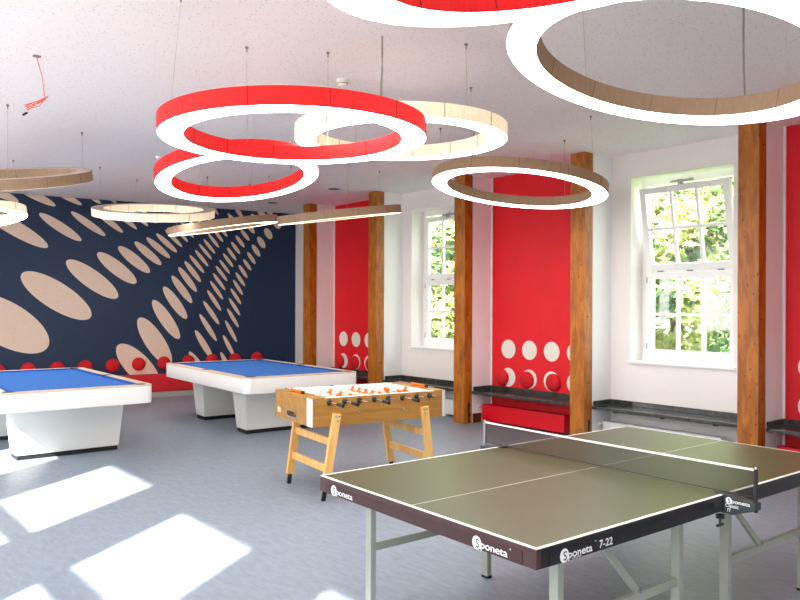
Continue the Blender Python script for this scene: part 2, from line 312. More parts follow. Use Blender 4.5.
# stone ledges, skirting and radiators
def ledge(y0, y1, label, grp='stone ledges along the window wall'):
    t = thing('stone_ledge', label, 'ledge', (7.82, (y0 + y1) / 2, 0.43), 0, grp); h = (y1 - y0) / 2
    b = MB(); b.box((-0.215, -h + 0.014, -0.008), (0.185, h - 0.014, 0.028)); b.build('slab', M_['stone'], t, bevel=0.004)
    b = MB(); b.box((0.165, -h + 0.024, 0.03), (0.188, h - 0.024, 0.088)); b.box((-0.17, h - 0.024, 0.03), (0.188, h - 0.004, 0.088)); b.box((-0.17, -h + 0.004, 0.03), (0.188, -h + 0.024, 0.088))
    b.build('upstand', M_['stone'], t)
    for q in (-0.62, 0, 0.62): MB().box((-0.20, q - 0.02, -0.020), (0.18, q + 0.02, -0.008)).build('support_bracket', M_['dark_metal'], t)
def radiator(y0, y1, red, label):
    mm = M_['rad_red'] if red else M_['rad_white']
    t = thing('panel_radiator', label, 'radiator', (7.85, (y0 + y1) / 2, 0), 0, 'low radiators under the ledges'); h = (y1 - y0) / 2
    b = MB(); b.box((-0.065, -h, 0.035), (0.06, h, 0.262)); b.build('panel', mm, t, bevel=0.006)
    b = MB()
    for k in range(int((y1 - y0) / 0.03)): b.box((-0.045, -h + 0.015 + k * 0.03, 0.2621), (0.045, -h + 0.024 + k * 0.03, 0.2652))
    b.build('top_grille', mm, t)
    for s in (-1, 1): MB().box((-0.04, s * (h - 0.2) - 0.015, 0), (0.02, s * (h - 0.2) + 0.015, 0.036)).build('foot', mm, t)
    b = MB(); b.tube([(0, h, 0.235), (0, h + 0.022, 0.235)], 0.009); b.tube([(0, h + 0.022, 0.235), (-0.05, h + 0.022, 0.235), (-0.10, h + 0.022, 0.235)], [0.012, 0.018, 0.016], 12)
    b.build('valve', M_['white_plastic'], t, smooth=True)
led = ['dark stone ledge in the corner bay beside the mural', 'dark stone ledge under the red panel nearest the mural', 'dark stone ledge below the far window', 'dark stone ledge under the middle red panel', 'dark stone ledge below the near window', 'dark stone ledge at the right edge beyond the largest post']
rad = [None, 'low red radiator under the ledge nearest the mural', 'low white radiator below the far window', 'low red radiator under the middle red panel', 'low white radiator below the near window', 'low red radiator at the right edge beyond the largest post']
ledge(pe(0, 1) + 0.0, 12.98, led[0])
for k in range(5):
    ledge(pe(k + 1, 1), pe(k, -1), led[k + 1])
    y0, y1 = pe(k + 1, 1) + 0.33, pe(k, -1) - 0.045
    radiator(y0, y1, k % 2 == 0, rad[k + 1])
    tag(MB().box((RX - 0.014, pe(k + 1, 1), 0), (RX - 0.001, pe(k, -1), 0.10)).build('baseboard_right_%d' % (k + 1), M_['skirting']), kind='structure')
# ------------------------------------------------------------------ windows
def glass_mat():
    m = bpy.data.materials.new('window_glass'); m.use_nodes = True; n = m.node_tree; n.nodes.remove(n.nodes['Principled BSDF'])
    o = n.nodes['Material Output']; tr = n.nodes.new('ShaderNodeBsdfTransparent'); gl = n.nodes.new('ShaderNodeBsdfGlossy'); gl.inputs['Roughness'].default_value = 0.03
    mx = n.nodes.new('ShaderNodeMixShader'); mx.inputs[0].default_value = 0.06
    tr.inputs[0].default_value = (0.97, 0.99, 0.98, 1)
    n.links.new(tr.outputs[0], mx.inputs[1]); n.links.new(gl.outputs[0], mx.inputs[2]); n.links.new(mx.outputs[0], o.inputs[0]); return m
M_['glass'] = glass_mat()
M_['seal'] = mat('grey_glazing_seal', srgb(120, 130, 132), 0.6)
def sash(name, parent, w2, z0, z1, fw, tilt=0.0, hz=0.0):
    # frame around the glass in the local YZ plane; tilt about the bottom edge, top leaning into the room
    T = Matrix.Translation((0, 0, hz)) @ Matrix.Rotation(-tilt, 4, 'Y') @ Matrix.Translation((0, 0, -hz))
    b = MB(); d0, d1 = -0.045, 0.02
    b.box((d0, -w2, z0), (d1, -w2 + fw, z1), 0, T); b.box((d0, w2 - fw, z0), (d1, w2, z1), 0, T)
    b.box((d0, -w2 + fw, z0), (d1, w2 - fw, z0 + fw), 0, T); b.box((d0, -w2 + fw, z1 - fw), (d1, w2 - fw, z1), 0, T)
    gw = 2 * (w2 - fw); zm = (z0 + z1) / 2
    for k in (1, 2):
        yy = -w2 + fw + gw * k / 3; b.box((-0.032, yy - 0.018, z0 + fw), (0.016, yy + 0.018, z1 - fw), 0, T)
    b.box((-0.0325, -w2 + fw, zm - 0.018), (0.0165, w2 - fw, zm + 0.018), 0, T)
    s = b.build(name, M_['win_white'], parent, bevel=0.003, seg=1)
    b = MB(); b.box((-0.004, -w2 + fw - 0.004, z0 + fw - 0.004), (0.002, w2 - fw + 0.004, z1 - fw + 0.004), 0, T); b.build('glass', M_['glass'], s)
    return s
for i, ((y0, y1), opn) in enumerate(zip(WY, (0.0, 11.0, 0.0))):
    yc = (y0 + y1) / 2; w2 = (y1 - y0) / 2
    r_ = struct('window_%d' % (i + 1), (8.30, yc, 0))
    b = MB(); b.box((-0.02, -w2, 1.007), (0.06, -w2 + 0.075, 3.25)); b.box((-0.02, w2 - 0.075, 1.007), (0.06, w2, 3.25))
    b.box((-0.02, -w2 + 0.075, 1.007), (0.06, w2 - 0.075, 1.075)); b.box((-0.02, -w2 + 0.075, 3.165), (0.06, w2 - 0.075, 3.25)); b.box((-0.03, -w2 + 0.075, 2.085), (0.06, w2 - 0.075, 2.13))
    b.build('window_frame', M_['win_white'], r_, bevel=0.003, seg=1)
    sash('lower_sash', r_, w2 - 0.08, 1.075, 2.09, 0.075)
    sash('upper_sash', r_, w2 - 0.08, 2.125, 3.135, 0.075, math.radians(opn), 2.14)
    b = MB(); b.box((-0.315, -w2 - 0.03, 0.982), (-0.02, w2 + 0.03, 1.010)); b.build('window_sill', M_['win_white'], r_, bevel=0.004)
    for q in (-0.38, 0.0, 0.38): MB().box((-0.05, q - 0.035, 2.100), (-0.03, q + 0.035, 2.111)).build('hinge', M_['seal'], r_)
    for z_ in (1.97, 1.15): MB().box((-0.05, w2 - 0.086, z_), (-0.02, w2 - 0.076, z_ + 0.07)).build('hinge', M_['seal'], r_)
    tx = -0.235 if opn else -0.05
    b = MB(); b.box((tx - 0.03, -0.17, 3.13), (tx + 0.01, 0.12, 3.155)); b.box((tx - 0.035, -0.04, 3.10), (tx + 0.015, 0.03, 3.16)); b.bar((tx, 0.0, 3.15), (-0.01, 0.0, 3.20), 0.014)
    b.build('window_opener', M_['steel'], r_)
# ------------------------------------------------------------------ ring lamps
def fabric(name, col, ecol, es, rough=0.8):
    m = mat(name, col, rough, var=0.10, scale=70, stretch=(1, 1, 0.12), emis=ecol, es=es); return m
F_RED = fabric('red_lamp_fabric', srgb(216, 24, 26), srgb(255, 24, 16), 0.11)
F_WHITE = fabric('cream_lamp_fabric', srgb(240, 228, 205), srgb(255, 228, 186), 0.22)
F_TAUPE = fabric('taupe_lamp_fabric', srgb(150, 126, 102), srgb(190, 130, 80), 0.04)
M_['seam'] = mat('lamp_seam', srgb(120, 90, 75), 0.8)
M_['seam_red'] = mat('red_lamp_seam', srgb(150, 14, 16), 0.8)
M_['cover'] = mat('lamp_top_cover', srgb(205, 190, 182), 0.6)
def emit(name, col, s):
    m = bpy.data.materials.new(name); m.use_nodes = True; n = m.node_tree; n.nodes.remove(n.nodes['Principled BSDF'])
    e = n.nodes.new('ShaderNodeEmission'); e.inputs[0].default_value = col; e.inputs[1].default_value = s; n.links.new(e.outputs[0], n.nodes['Material Output'].inputs[0]); return m
E_HI = emit('lit_diffuser', (1.0, 0.97, 0.94, 1), 6.0)
E_LO = emit('dim_lit_diffuser', (1.0, 0.85, 0.62, 1), 2.2)
M_['wire'] = mat('suspension_wire', srgb(176, 162, 154), 0.5)
M_['hook'] = mat('ceiling_hook_metal', srgb(140, 122, 114), 0.5)
M_['cable'] = mat('grey_power_cable', srgb(150, 142, 128), 0.5)
def ring_lamp(label, c, n, R, fab, diff, hooks, cable=None, grp='ring-shaped pendant lamps', rw=0.16, hb=0.105):
    c = Vector(c); n = Vector((n[0], n[1], 1)).normalized(); q = Vector((0, 0, 1)).rotation_difference(n).to_matrix().to_4x4()
    rw = rw * R / 0.83 if R < 0.8 else rw; Ri = R - rw; N = 96
    t = thing('ring_pendant_lamp', label, 'ceiling lamp', c, 0, grp)
    b = MB()
    b.lathe([(R - 0.006, 0.001), (R, 0.001), (R, hb), (R - 0.006, hb), (R - 0.006, 0.001)], N, T=q)
    b.lathe([(Ri, 0.001), (Ri + 0.006, 0.001), (Ri + 0.006, hb), (Ri, hb), (Ri, 0.001)], N, T=q)
    me = b; me.f = [f for f in me.f if len(f) < 10]; me.m = me.m[:len(me.f)]
    fs_ = me
    b = MB(); b.lathe([(Ri + 0.004, 0.0), (R - 0.004, 0.0), (R - 0.004, 0.008), (Ri + 0.004, 0.008), (Ri + 0.004, 0.0)], N, T=q)
    b.f = [f for f in b.f if len(f) < 10]; b.m = b.m[:len(b.f)]; b.build('diffuser', diff, t)
    b = MB(); b.lathe([(Ri + 0.006, hb - 0.006), (R - 0.006, hb - 0.006), (R - 0.006, hb - 0.001), (Ri + 0.006, hb - 0.001), (Ri + 0.006, hb - 0.006)], N, T=q)
    b.f = [f for f in b.f if len(f) < 10]; b.m = b.m[:len(b.f)]; b.build('top_cover', M_['cover'], t)
    b = fs_; ns = 12
    for k in range(ns):
        a = 2*PI*(k + 0.37) / ns
        for rr, s in ((R + 0.0006, 1), (Ri - 0.0006, 1)):
            p = Vector((rr*math.cos(a), rr*math.sin(a), 0)); tv = Vector((-math.sin(a), math.cos(a), 0)) * 0.002; o = Vector((math.cos(a), math.sin(a), 0)) * 0.0012
            vs = [q @ (p + e * tv + g * o + Vector((0, 0, z))) for z in (0.003, hb - 0.001) for e in (-1, 1) for g in (-1, 1)]
            b.add(vs, [(0,1,3,2),(4,6,7,5),(0,4,5,1),(2,3,7,6),(0,2,6,4),(1,5,7,3)], 1)
    b.build('fabric_shade', [fab, M_['seam_red'] if fab == F_RED else M_['seam']], t, smooth=True)
    for (hx, hy) in hooks:
        H_ = Vector((hx, hy, CE)) - c; a = math.atan2(H_.y, H_.x); Rm = R - rw / 2
        P_ = q @ Vector((Rm*math.cos(a), Rm*math.sin(a), hb))
        b = MB(); b.tube([P_, H_ + Vector((0, 0, -0.03))], 0.0013, 6); b.build('suspension_wire', M_['wire'], t)
        b = MB(); b.lathe([(0.004, -0.04), (0.006, -0.016), (0.013, -0.008), (0.013, 0.0)], 12, H_); b.build('ceiling_hook', M_['hook'], t)
    if cable is not None:
        H_ = Vector((cable[0], cable[1], CE)) - c; a = math.atan2(H_.y, H_.x); Rm = R - rw / 2
        P_ = q @ Vector((Rm*math.cos(a), Rm*math.sin(a), hb)); mid = (P_ + H_) / 2 + Vector((0.012, 0.012, 0))
        MB().tube([P_, P_.lerp(mid, 0.5) + Vector((-0.006, 0, 0)), mid, mid.lerp(H_, 0.5), H_], 0.006, 8).build('power_cable', M_['cable'], t, smooth=True)
def polar(c, R, *degs): return [(c[0] + R * math.cos(math.radians(d)), c[1] + R * math.sin(math.radians(d))) for d in degs]
ring_lamp('large red fabric ring lamp with glowing white underside, hanging nearly level left of the middle', (2.535, 4.094, 2.732), (-0.012, 0.003), 0.844, F_RED, E_HI, [(2.606, 4.87), (1.87, 4.33), (3.12, 4.58)])
ring_lamp('smaller tilted red ring lamp partly hidden behind the large red one', (2.982, 5.705, 2.735), (-0.027, 0.171), 0.68, F_RED, E_HI, polar((2.982, 5.705), 0.6, 0, 50, 95))
ring_lamp('cream fabric ring lamp overlapped on its left by the large red ring', (3.794, 4.537, 2.978), (-0.014, -0.009), 0.839, F_WHITE, E_HI, [(3.773, 3.79), (4.55, 4.51), (3.9, 5.28)], (3.22, 4.06))
ring_lamp('taupe ring lamp hanging in front of the middle red panel', (5.959, 5.203, 2.892), (0.119, -0.032), 0.914, F_TAUPE, E_HI, [(6.13, 4.42), (6.79, 5.25), (5.35, 5.75)], (5.2, 5.1), rw=0.16)
ring_lamp('largest looking taupe ring lamp cut by the upper right edge', (3.431, 1.976, 2.869), (0.176, -0.100), 0.85, F_TAUPE, E_HI, [(3.68, 2.72), (4.2, 1.75), (2.8, 1.6)], (4.19, 1.99))
ring_lamp('red ring lamp cut off by the top edge', (1.705, 1.147, 2.671), (-0.203, 0.03), 0.82, F_RED, E_HI, polar((1.705, 1.147), 0.74, 100, -20, 220))
ring_lamp('tilted taupe ring lamp at the left edge showing its pale top', (1.847, 8.565, 2.929), (-0.186, -0.193), 0.806, F_TAUPE, E_LO, [(1.646, 7.74), (2.53, 8.45), (1.06, 8.6)])
ring_lamp('glowing cream ring lamp at the left edge below the taupe ring', (1.774, 10.463, 2.707), (-0.122, 0.11), 0.68, F_WHITE, E_HI, polar((1.774, 10.463), 0.6, 20, 140, 260))
ring_lamp('cream ring lamp seen slightly from above in front of the mural', (4.133, 10.451, 2.95), (-0.102, -0.192), 0.838, F_WHITE, E_HI, [(4.111, 11.08), (4.80, 10.15), (3.35, 10.40)])
ring_lamp('thin tilted taupe ring lamp in front of the mural, almost edge-on', (5.047, 10.11, 2.801), (-0.164, 0.02), 0.801, F_TAUPE, E_LO, [(5.599, 10.354), (5.45, 9.5), (4.3, 10.1)])
ring_lamp('edge-on taupe ring lamp crossing in front of two wooden posts', (5.682, 8.047, 2.818), (-0.153, -0.016), 0.817, F_TAUPE, E_LO, [(6.41, 8.13), (5.3, 8.65), (5.4, 7.5)])
# ceiling fittings
for lab, x, y in (('white smoke detector on the ceiling above the large red ring lamp', 3.599, 5.062), ('white smoke detector on the ceiling left of the smaller red ring', 3.707, 9.203)):
    t = thing('smoke_detector', lab, 'smoke detector', (x, y, CE), 0, 'smoke detectors')
    MB().lathe([(0.055, -0.012), (0.055, 0.0)], 24).build('mounting_base', M_['white_plastic'], t, smooth=True)
    MB().lathe([(0.0001, -0.055), (0.03, -0.052), (0.04, -0.04), (0.042, -0.03), (0.048, -0.028), (0.05, -0.012)], 24).build('detector_head', M_['white_plastic'], t, smooth=True)
    MB().lathe([(0.043, -0.034), (0.043, -0.03)], 24).build('sensor_slot', M_['dark_metal'], t)
for lab, x, y in (('flat round ceiling speaker above the far end of the window wall', 6.826, 9.836), ('flat round ceiling speaker near the corner with the mural', 6.895, 11.909)):
    t = thing('ceiling_speaker', lab, 'speaker', (x, y, CE), 0, 'round ceiling speakers')
    MB().lathe([(0.095, -0.006), (0.125, -0.006), (0.13, 0.0)], 32).build('trim_ring', M_['white_plastic'], t, smooth=True)
    MB().lathe([(0.0001, -0.009), (0.096, -0.007)], 32).build('grille', mat('speaker_grille', srgb(120, 96, 94), 0.7), t, smooth=True)
# bundled orange cable hanging from the ceiling
t = thing('hanging_cable', 'loose orange cable bundle hanging from the ceiling at upper left', 'cable', (1.492, 6.083, CE))
def vc(a, z, d=0.0): return (0.7675 * a + 0.641 * d, -0.641 * a + 0.7675 * d, z)
OR = mat('orange_cable_sheath', srgb(226, 92, 66), 0.5)
b = MB(); b.tube([vc(0, 0), vc(0.008, -0.045), vc(0.038, -0.144), vc(0.05, -0.22), vc(0.058, -0.31)], 0.0035, 8)
lo = []
for k in range(3):
    e = 0.010 * k; lo += [vc(0.085 - e, -0.30 - e * 0.6, 0.01), vc(0.0, -0.335 - e * 1.6, 0.02 + e), vc(-0.085 + e * 0.6, -0.37 - e * 1.6, 0.0), vc(-0.083 + e, -0.385 - e * 1.4, -0.012), vc(0.0, -0.352 - e, -0.02), vc(0.083 - e, -0.315 - e, -0.006)]
b.tube(lo, 0.0032, 6); b.build('cable', OR, t, smooth=True)
MB().tube([vc(-0.07, -0.428), vc(-0.105, -0.447)], [0.008, 0.009], 8).build('connector', M_['dark_metal'], t)
MB().lathe([(0.001, -0.010), (0.03, -0.006), (0.03, 0)], 20).build('ceiling_rose', M_['hook'], t)
# ------------------------------------------------------------------ pool tables
M_['gelcoat'] = mat('white_pool_table_lacquer', srgb(240, 238, 232), 0.3)
M_['cloth'] = mat('blue_billiard_cloth', srgb(36, 106, 190), 0.9, bump=0.1, bscale=800)
M_['rail'] = mat('beige_rail_top', srgb(226, 204, 178), 0.4, var=0.05, scale=12)
M_['nap'] = mat('blue_cushion_cloth', srgb(20, 84, 176), 0.9)
def rrect(x0, y0, x1, y1, r, n=8):
    out = []
    for cx, cy, a0 in ((x1 - r, y1 - r, 0), (x0 + r, y1 - r, 90), (x0 + r, y0 + r, 180), (x1 - r, y0 + r, 270)):
        for k in range(n + 1): a = math.radians(a0 + 90 * k / n); out.append((cx + r * math.cos(a), cy + r * math.sin(a)))
    return out
def pool_table(label, x, y, rz, W, x0, x1):
    # local origin: near right corner of the rails on the floor; table runs to -x and +y
    t = thing('pool_table', label, 'pool table', (x, y, 0), rz, 'white pool tables with blue cloth'); L = 2.85
    O = rrect(-W, 0, 0, L, 0.09); I = rrect(-W + 0.11, 0.11, -0.11, L - 0.11, 0.02, 8); n = len(O)
    b = MB()
    vs = [(p[0], p[1], z) for z in (0.60, 0.785) for p in O]; fs = [(i, (i+1) % n, n + (i+1) % n, n + i) for i in range(n)] + [tuple(range(n))[::-1], tuple(range(n, 2*n))]
    b.add(vs, fs); b.build('body_apron', M_['gelcoat'], t, bevel=0.006, smooth=True)
    b = MB(); vs = [(p[0], p[1], 0.785) for p in O] + [(p[0], p[1], 0.80) for p in O] + [(p[0], p[1], 0.80) for p in I] + [(p[0], p[1], 0.785) for p in I]
    fs = []
    for i in range(n):
        j = (i + 1) % n; fs += [(i, j, n+j, n+i), (n+i, n+j, 2*n+j, 2*n+i), (2*n+i, 2*n+j, 3*n+j, 3*n+i)]
    b.add(vs, fs); b.build('rail_top', M_['rail'], t)
    b = MB(); b.box((-W + 0.1, 0.1, 0.7852), (-0.1, L - 0.1, 0.7872)); b.build('playing_cloth', M_['cloth'], t)
    # six cushions with gaps for the pockets
    g = 0.075; m = L / 2
    segs = [((-W + 0.11, 0.11), (1, 0), W - 0.22, (0, 1)), ((-W + 0.11, L - 0.11), (1, 0), W - 0.22, (0, -1)),
            ((-0.11, 0.11), (0, 1), m - 0.11, (-1, 0)), ((-0.11, m), (0, 1), m - 0.11, (-1, 0)), ((-W + 0.11, 0.11), (0, 1), m - 0.11, (1, 0)), ((-W + 0.11, m), (0, 1), m - 0.11, (1, 0))]
    for (p, d, ln, nn) in segs:
        s0, s1 = g, ln - g
        A = Vector((p[0], p[1], 0)) + Vector((*d, 0)) * s0; B = Vector((p[0], p[1], 0)) + Vector((*d, 0)) * s1; N_ = Vector((*nn, 0)); D = Vector((*d, 0))
        vs = [A + Vector((0,0,.787)), B + Vector((0,0,.787)), B + Vector((0,0,.80)), A + Vector((0,0,.80)), A + N_*.05 + D*.04 + Vector((0,0,.787)), B + N_*.05 - D*.04 + Vector((0,0,.787)), B + N_*.055 - D*.04 + Vector((0,0,.798)), A + N_*.055 + D*.04 + Vector((0,0,.798))]
        b = MB(); b.add(vs, [(0,1,2,3),(4,7,6,5),(3,2,6,7),(0,4,5,1),(0,3,7,4),(1,5,6,2)]); b.build('cushion', M_['nap'], t)
    for (px, py) in ((-0.115, 0.115), (-0.115, L - 0.115), (-W + 0.115, 0.115), (-W + 0.115, L - 0.115), (-0.085, m), (-W + 0.085, m)):
        b = MB(); b.lathe([(0.0001, 0.803), (0.05, 0.8035), (0.064, 0.8025), (0.064, 0.786)], 24, (px, py, 0)); b.build('pocket', M_['black'], t, smooth=True)
    b = MB()
    for k in (1, 2, 3, 5, 6, 7):
        for xx in (-0.05, -W + 0.05): b.lathe([(0.006, 0.8), (0.006, 0.8012)], 10, (xx, L * k / 8, 0))
    for k in (1, 2, 3):
        for yy in (0.05, L - 0.05): b.lathe([(0.006, 0.8), (0.006, 0.8012)], 10, (-W * k / 4, yy, 0))
    b.build('rail_sight', M_['black'], t)
    for (y0, y1) in ((0.68, 1.00), (2.12, 2.44)):
        b = MB(); e = 0.05
        b.add([(x0, y0, 0.05), (x1, y0, 0.05), (x1, y1, 0.05), (x0, y1, 0.05), (x0 - e, y0 - e, 0.60), (x1 + e, y0 - e, 0.60), (x1 + e, y1 + e, 0.60), (x0 - e, y1 + e, 0.60)],
              [(0,3,2,1),(4,5,6,7),(0,1,5,4),(1,2,6,5),(2,3,7,6),(3,0,4,7)])
        pd = b.build('pedestal', M_['gelcoat'], t, bevel=0.006)
        MB().box((x0 + 0.01, y0 + 0.01, 0), (x1 - 0.01, y1 - 0.01, 0.052)).build('plinth', M_['black'], pd)
    return t
pool_table('white pool table at the left edge with blue cloth, nearest the floor sunlight', 3.16, 7.99, math.radians(-1.8), 1.53, -1.235, -0.165)
pool_table('white pool table with blue cloth behind the table football', 5.90, 7.91, math.radians(-3.5), 1.62, -1.285, -0.27)
# ------------------------------------------------------------------ table football
M_['oak'] = wood('oak_veneer', srgb(160, 110, 44), srgb(184, 134, 62), srgb(150, 100, 50), scale=(1.2, 12, 12), rough=0.4, knots=False)
M_['beech'] = wood('beech_leg', srgb(240, 180, 98), srgb(250, 202, 126), srgb(200, 140, 70), scale=(8, 8, 1.0), rough=0.4, knots=False)
M_['inner'] = mat('white_inner_board', srgb(246, 246, 244), 0.4)
M_['chrome'] = mat('chrome_rod', srgb(220, 220, 220), 0.15, 1.0)
M_['orange'] = mat('orange_plastic', srgb(250, 116, 10), 0.4)
M_['ivory'] = mat('ivory_plastic', srgb(236, 228, 208), 0.4)
t = thing('table_football', 'oak table football with splayed beech legs beside the table tennis table', 'table football', (3.457, 5.281, 0), math.radians(-8.1))
LN, WD, ZB, ZT = 1.357, 0.815, 0.638, 0.880
b = MB(); b.box((0, 0, ZB), (LN, 0.028, ZT)); b.build('side_panel', M_['oak'], t)
b = MB(); b.box((0, WD - 0.028, ZB), (LN, WD, ZT)); b.build('side_panel', M_['oak'], t)
def end_panel(a0, a1):
    b = MB(); y0, y1, z0, z1 = 0.33, 0.54, 0.675, 0.725
    b.box((a0, 0.028, ZB), (a1, y0, ZT)); b.box((a0, y1, ZB), (a1, WD - 0.028, ZT)); b.box((a0, y0, ZB), (a1, y1, z0)); b.box((a0, y0, z1), (a1, y1, ZT))
    return b.build('end_panel', M_['oak'], t)
e0 = end_panel(0, 0.028); end_panel(LN - 0.028, LN)
# ball return with a metal rim
b = MB(); ring = rrect(0.315, 0.668, 0.555, 0.738, 0.034, 8); inn = rrect(0.332, 0.680, 0.538, 0.726, 0.022, 8); n = len(ring)
vs = [(-0.004, p[0], p[1]) for p in ring] + [(-0.004, p[0], p[1]) for p in inn] + [(0.012, p[0], p[1]) for p in inn] + [(0.001, p[0], p[1]) for p in ring]
fs = []
for i in range(n):
    j = (i+1) % n; fs += [(i, j, n+j, n+i), (n+i, n+j, 2*n+j, 2*n+i), (3*n+i, 3*n+j, j, i)]
b.add(vs, fs); b.build('ball_return_rim', M_['steel'], e0, smooth=True)
b = MB(); b.box((0.02, 0.33, 0.672), (0.16, 0.54, 0.676)); b.box((0.155, 0.33, 0.676), (0.16, 0.54, 0.73)); b.build('ball_tray', M_['oak'], e0)
# small pale maker's mark on the end panel
b = MB(); Y = 0.69
for yy in (0, 0.02, 0.04, 0.06): b.box((-0.0015, Y + yy, 0.69 + 0.004 * (yy > 0.03)), (0.0, Y + yy + 0.012, 0.735 - 0.006 * (yy < 0.01)))
b.box((-0.0015, Y, 0.685), (0.0, Y + 0.075, 0.689)); b.build('printed_mark', M_['ivory'], e0)
AL = mat('aluminium_strip', srgb(228, 228, 230), 0.35, 0.3)
MB().box((-0.004, -0.001, ZB), (0.0, 0.115, ZT)).build('corner_strip', AL, t)
MB().box((LN - 0.028, -0.004, ZB), (LN + 0.002, 0.0, ZT)).build('corner_strip', AL, t)
MB().box((LN, WD - 0.115, ZB), (LN + 0.004, WD, ZT)).build('corner_strip', AL, t)
MB().box((0.028, 0.028, 0.775), (LN - 0.028, WD - 0.028, 0.785)).build('playfield', mat('pale_playfield', srgb(214, 220, 214), 0.4), t)
b = MB(); b.box((0.11, 0.028, 0.785), (LN - 0.11, 0.032, 0.884)); b.box((0.11, WD - 0.034, 0.785), (LN - 0.11, WD - 0.028, 0.884)); b.box((0.028, WD - 0.028, ZT), (LN - 0.028, WD - 0.001, ZT + 0.006)); b.box((0.12, 0.001, ZT), (LN - 0.12, 0.028, ZT + 0.006))
b.box((0.105, 0.034, 0.785), (0.111, WD - 0.034, 0.884)); b.box((LN - 0.111, 0.034, 0.785), (LN - 0.105, WD - 0.034, 0.884)); b.build('inner_board', M_['inner'], t)
for a0, a1 in ((0.0, 0.115), (LN - 0.115, LN)):
    cb = MB().box((a0, 0.0, ZT), (a1, WD, ZT + 0.006)).build('end_cover', M_['oak'], t)
for a0, o0 in ((0.06, 0.45), (LN - 0.06, 0.12)):
    sr = MB().tube([(a0, 0.10, ZT + 0.022), (a0, 0.73, ZT + 0.022)], 0.004, 8).build('score_rod', M_['chrome'], t, smooth=True)
    b = MB()
    for k in range(10):
        yy = (0.36 + 0.024 * k) if a0 < 0.5 else (0.24 + 0.024 * k); b.lathe([(0.006, 0), (0.013, 0.003), (0.014, 0.010), (0.013, 0.018), (0.006, 0.021)], 12, (a0, yy, ZT + 0.022), Matrix.Rotation(-PI/2, 4, 'X'))
    b.build('score_bead', M_['orange'], sr, smooth=True)
    b = MB(); k0 = 0.31 if a0 < 0.5 else 0.19
    for yy in (k0, k0 + 0.025): b.lathe([(0.006, 0), (0.014, 0.004), (0.014, 0.018), (0.006, 0.021)], 12, (a0, yy, ZT + 0.022), Matrix.Rotation(-PI/2, 4, 'X'))
    b.build('score_bead', M_['black'], sr, smooth=True)
def player_mb():
    b = MB()
    b.box((-0.016, -0.012, -0.028), (0.016, 0.012, 0.012)); b.box((-0.012, -0.01, -0.056), (0.012, 0.01, -0.028)); b.box((-0.018, -0.011, -0.068), (0.016, 0.011, -0.054))
    b.box((-0.010, -0.02, 0.0), (0.010, 0.02, 0.012)); b.lathe([(0.0001, 0.012), (0.009, 0.014), (0.012, 0.022), (0.010, 0.032), (0.0001, 0.037)], 12); return b
RA = [0.156, 0.304, 0.447, 0.598, 0.740, 0.890, 1.044, 1.186]; CNT = [1, 2, 3, 5, 5, 3, 2, 1]; TEAM = [0, 0, 1, 0, 1, 0, 1, 1]
for k, a in enumerate(RA):
    near = TEAM[k] == 0; off = 0.02 * math.sin(k * 2.1)
    y0, y1 = (-0.15, WD + 0.10) if near else (-0.13, WD + 0.2)
    rod = MB().tube([(a, y0 + off, 0.843), (a, y1 + off, 0.843)], 0.008, 12).build('rod', M_['chrome'], t, smooth=True)
    b = MB(); hy = y0 + off if near else y1 + off; s = -1 if near else 1
    b.lathe([(0.012, 0), (0.016, 0.01), (0.013, 0.03), (0.016, 0.06), (0.015, 0.085), (0.018, 0.10), (0.012, 0.108)], 14, (a, hy, 0.843), Matrix.Rotation(PI/2 if near else -PI/2, 4, 'X'))
    b.build('handle', M_['black'], rod, smooth=True)
    for yy, s in ((0.0, 1), (WD, -1)):
        b = MB(); b.lathe([(0.026, 0), (0.025, 0.008), (0.016, 0.018), (0.010, 0.018)], 20, (a, yy, 0.843), Matrix.Rotation(PI/2 * s, 4, 'X'))
        b.build('bearing', M_['black'], rod, smooth=True)
    n = CNT[k]; ang = random.uniform(-0.9, 1.2)
    for i in range(n):
        yy = WD / 2 + (i - (n - 1) / 2) * (0.20 if n == 3 else 0.13 if n == 5 else 0.24) + off
        p = player_mb(); p.v = [tuple(Matrix.Rotation(ang, 3, 'Y') @ (Vector(v) * 1.3) + Vector((a, yy, 0.843))) for v in p.v]
        p.build('player_figure', M_['orange'] if TEAM[k] else M_['ivory'], rod)
for (x, z) in ((0.444, 0.737), (0.895, 0.736), (0.03, 0.855)):
    b = MB(); b.lathe([(0.012, 0), (0.011, 0.004), (0.0001, 0.006)], 16, (x, 0, z), Matrix.Rotation(PI/2, 4, 'X')); b.build('screw_cap', M_['chrome'], t, smooth=True)
legs = [((0.218, -0.02, 0.745), (0.115, 0.03, 0.0), 1), ((0.215, WD - 0.05, 0.745), (0.115, WD - 0.05, 0.0), -1), ((1.118, -0.02, 0.745), (1.24, 0.03, 0.0), 1), ((1.135, WD - 0.05, 0.745), (1.25, WD - 0.05, 0.0), -1)]
for (p, q, s) in legs:
    p = Vector(p); q = Vector(q); f = q.lerp(p, 0.12)
    lg = MB().bar(f, p, 0.074, 0.036, 0, (0, 1, 0)).build('leg', M_['beech'], t, bevel=0.004)
    MB().bar(q, f, 0.036, 0.026, 0, (0, 1, 0)).build('rubber_foot', M_['black'], lg, bevel=0.003)
    ys = p.y - 0.018 * s
    for dx, dz in ((-0.017, -0.02), (0.017, -0.02), (0.0, -0.06)):
        b = MB(); b.lathe([(0.009, 0), (0.008, 0.003), (0.0001, 0.005)], 12, (p.x + dx, ys, p.z + dz), Matrix.Rotation(PI/2 * s, 4, 'X'))
        b.build('leg_bolt', M_['chrome'], lg, smooth=True)
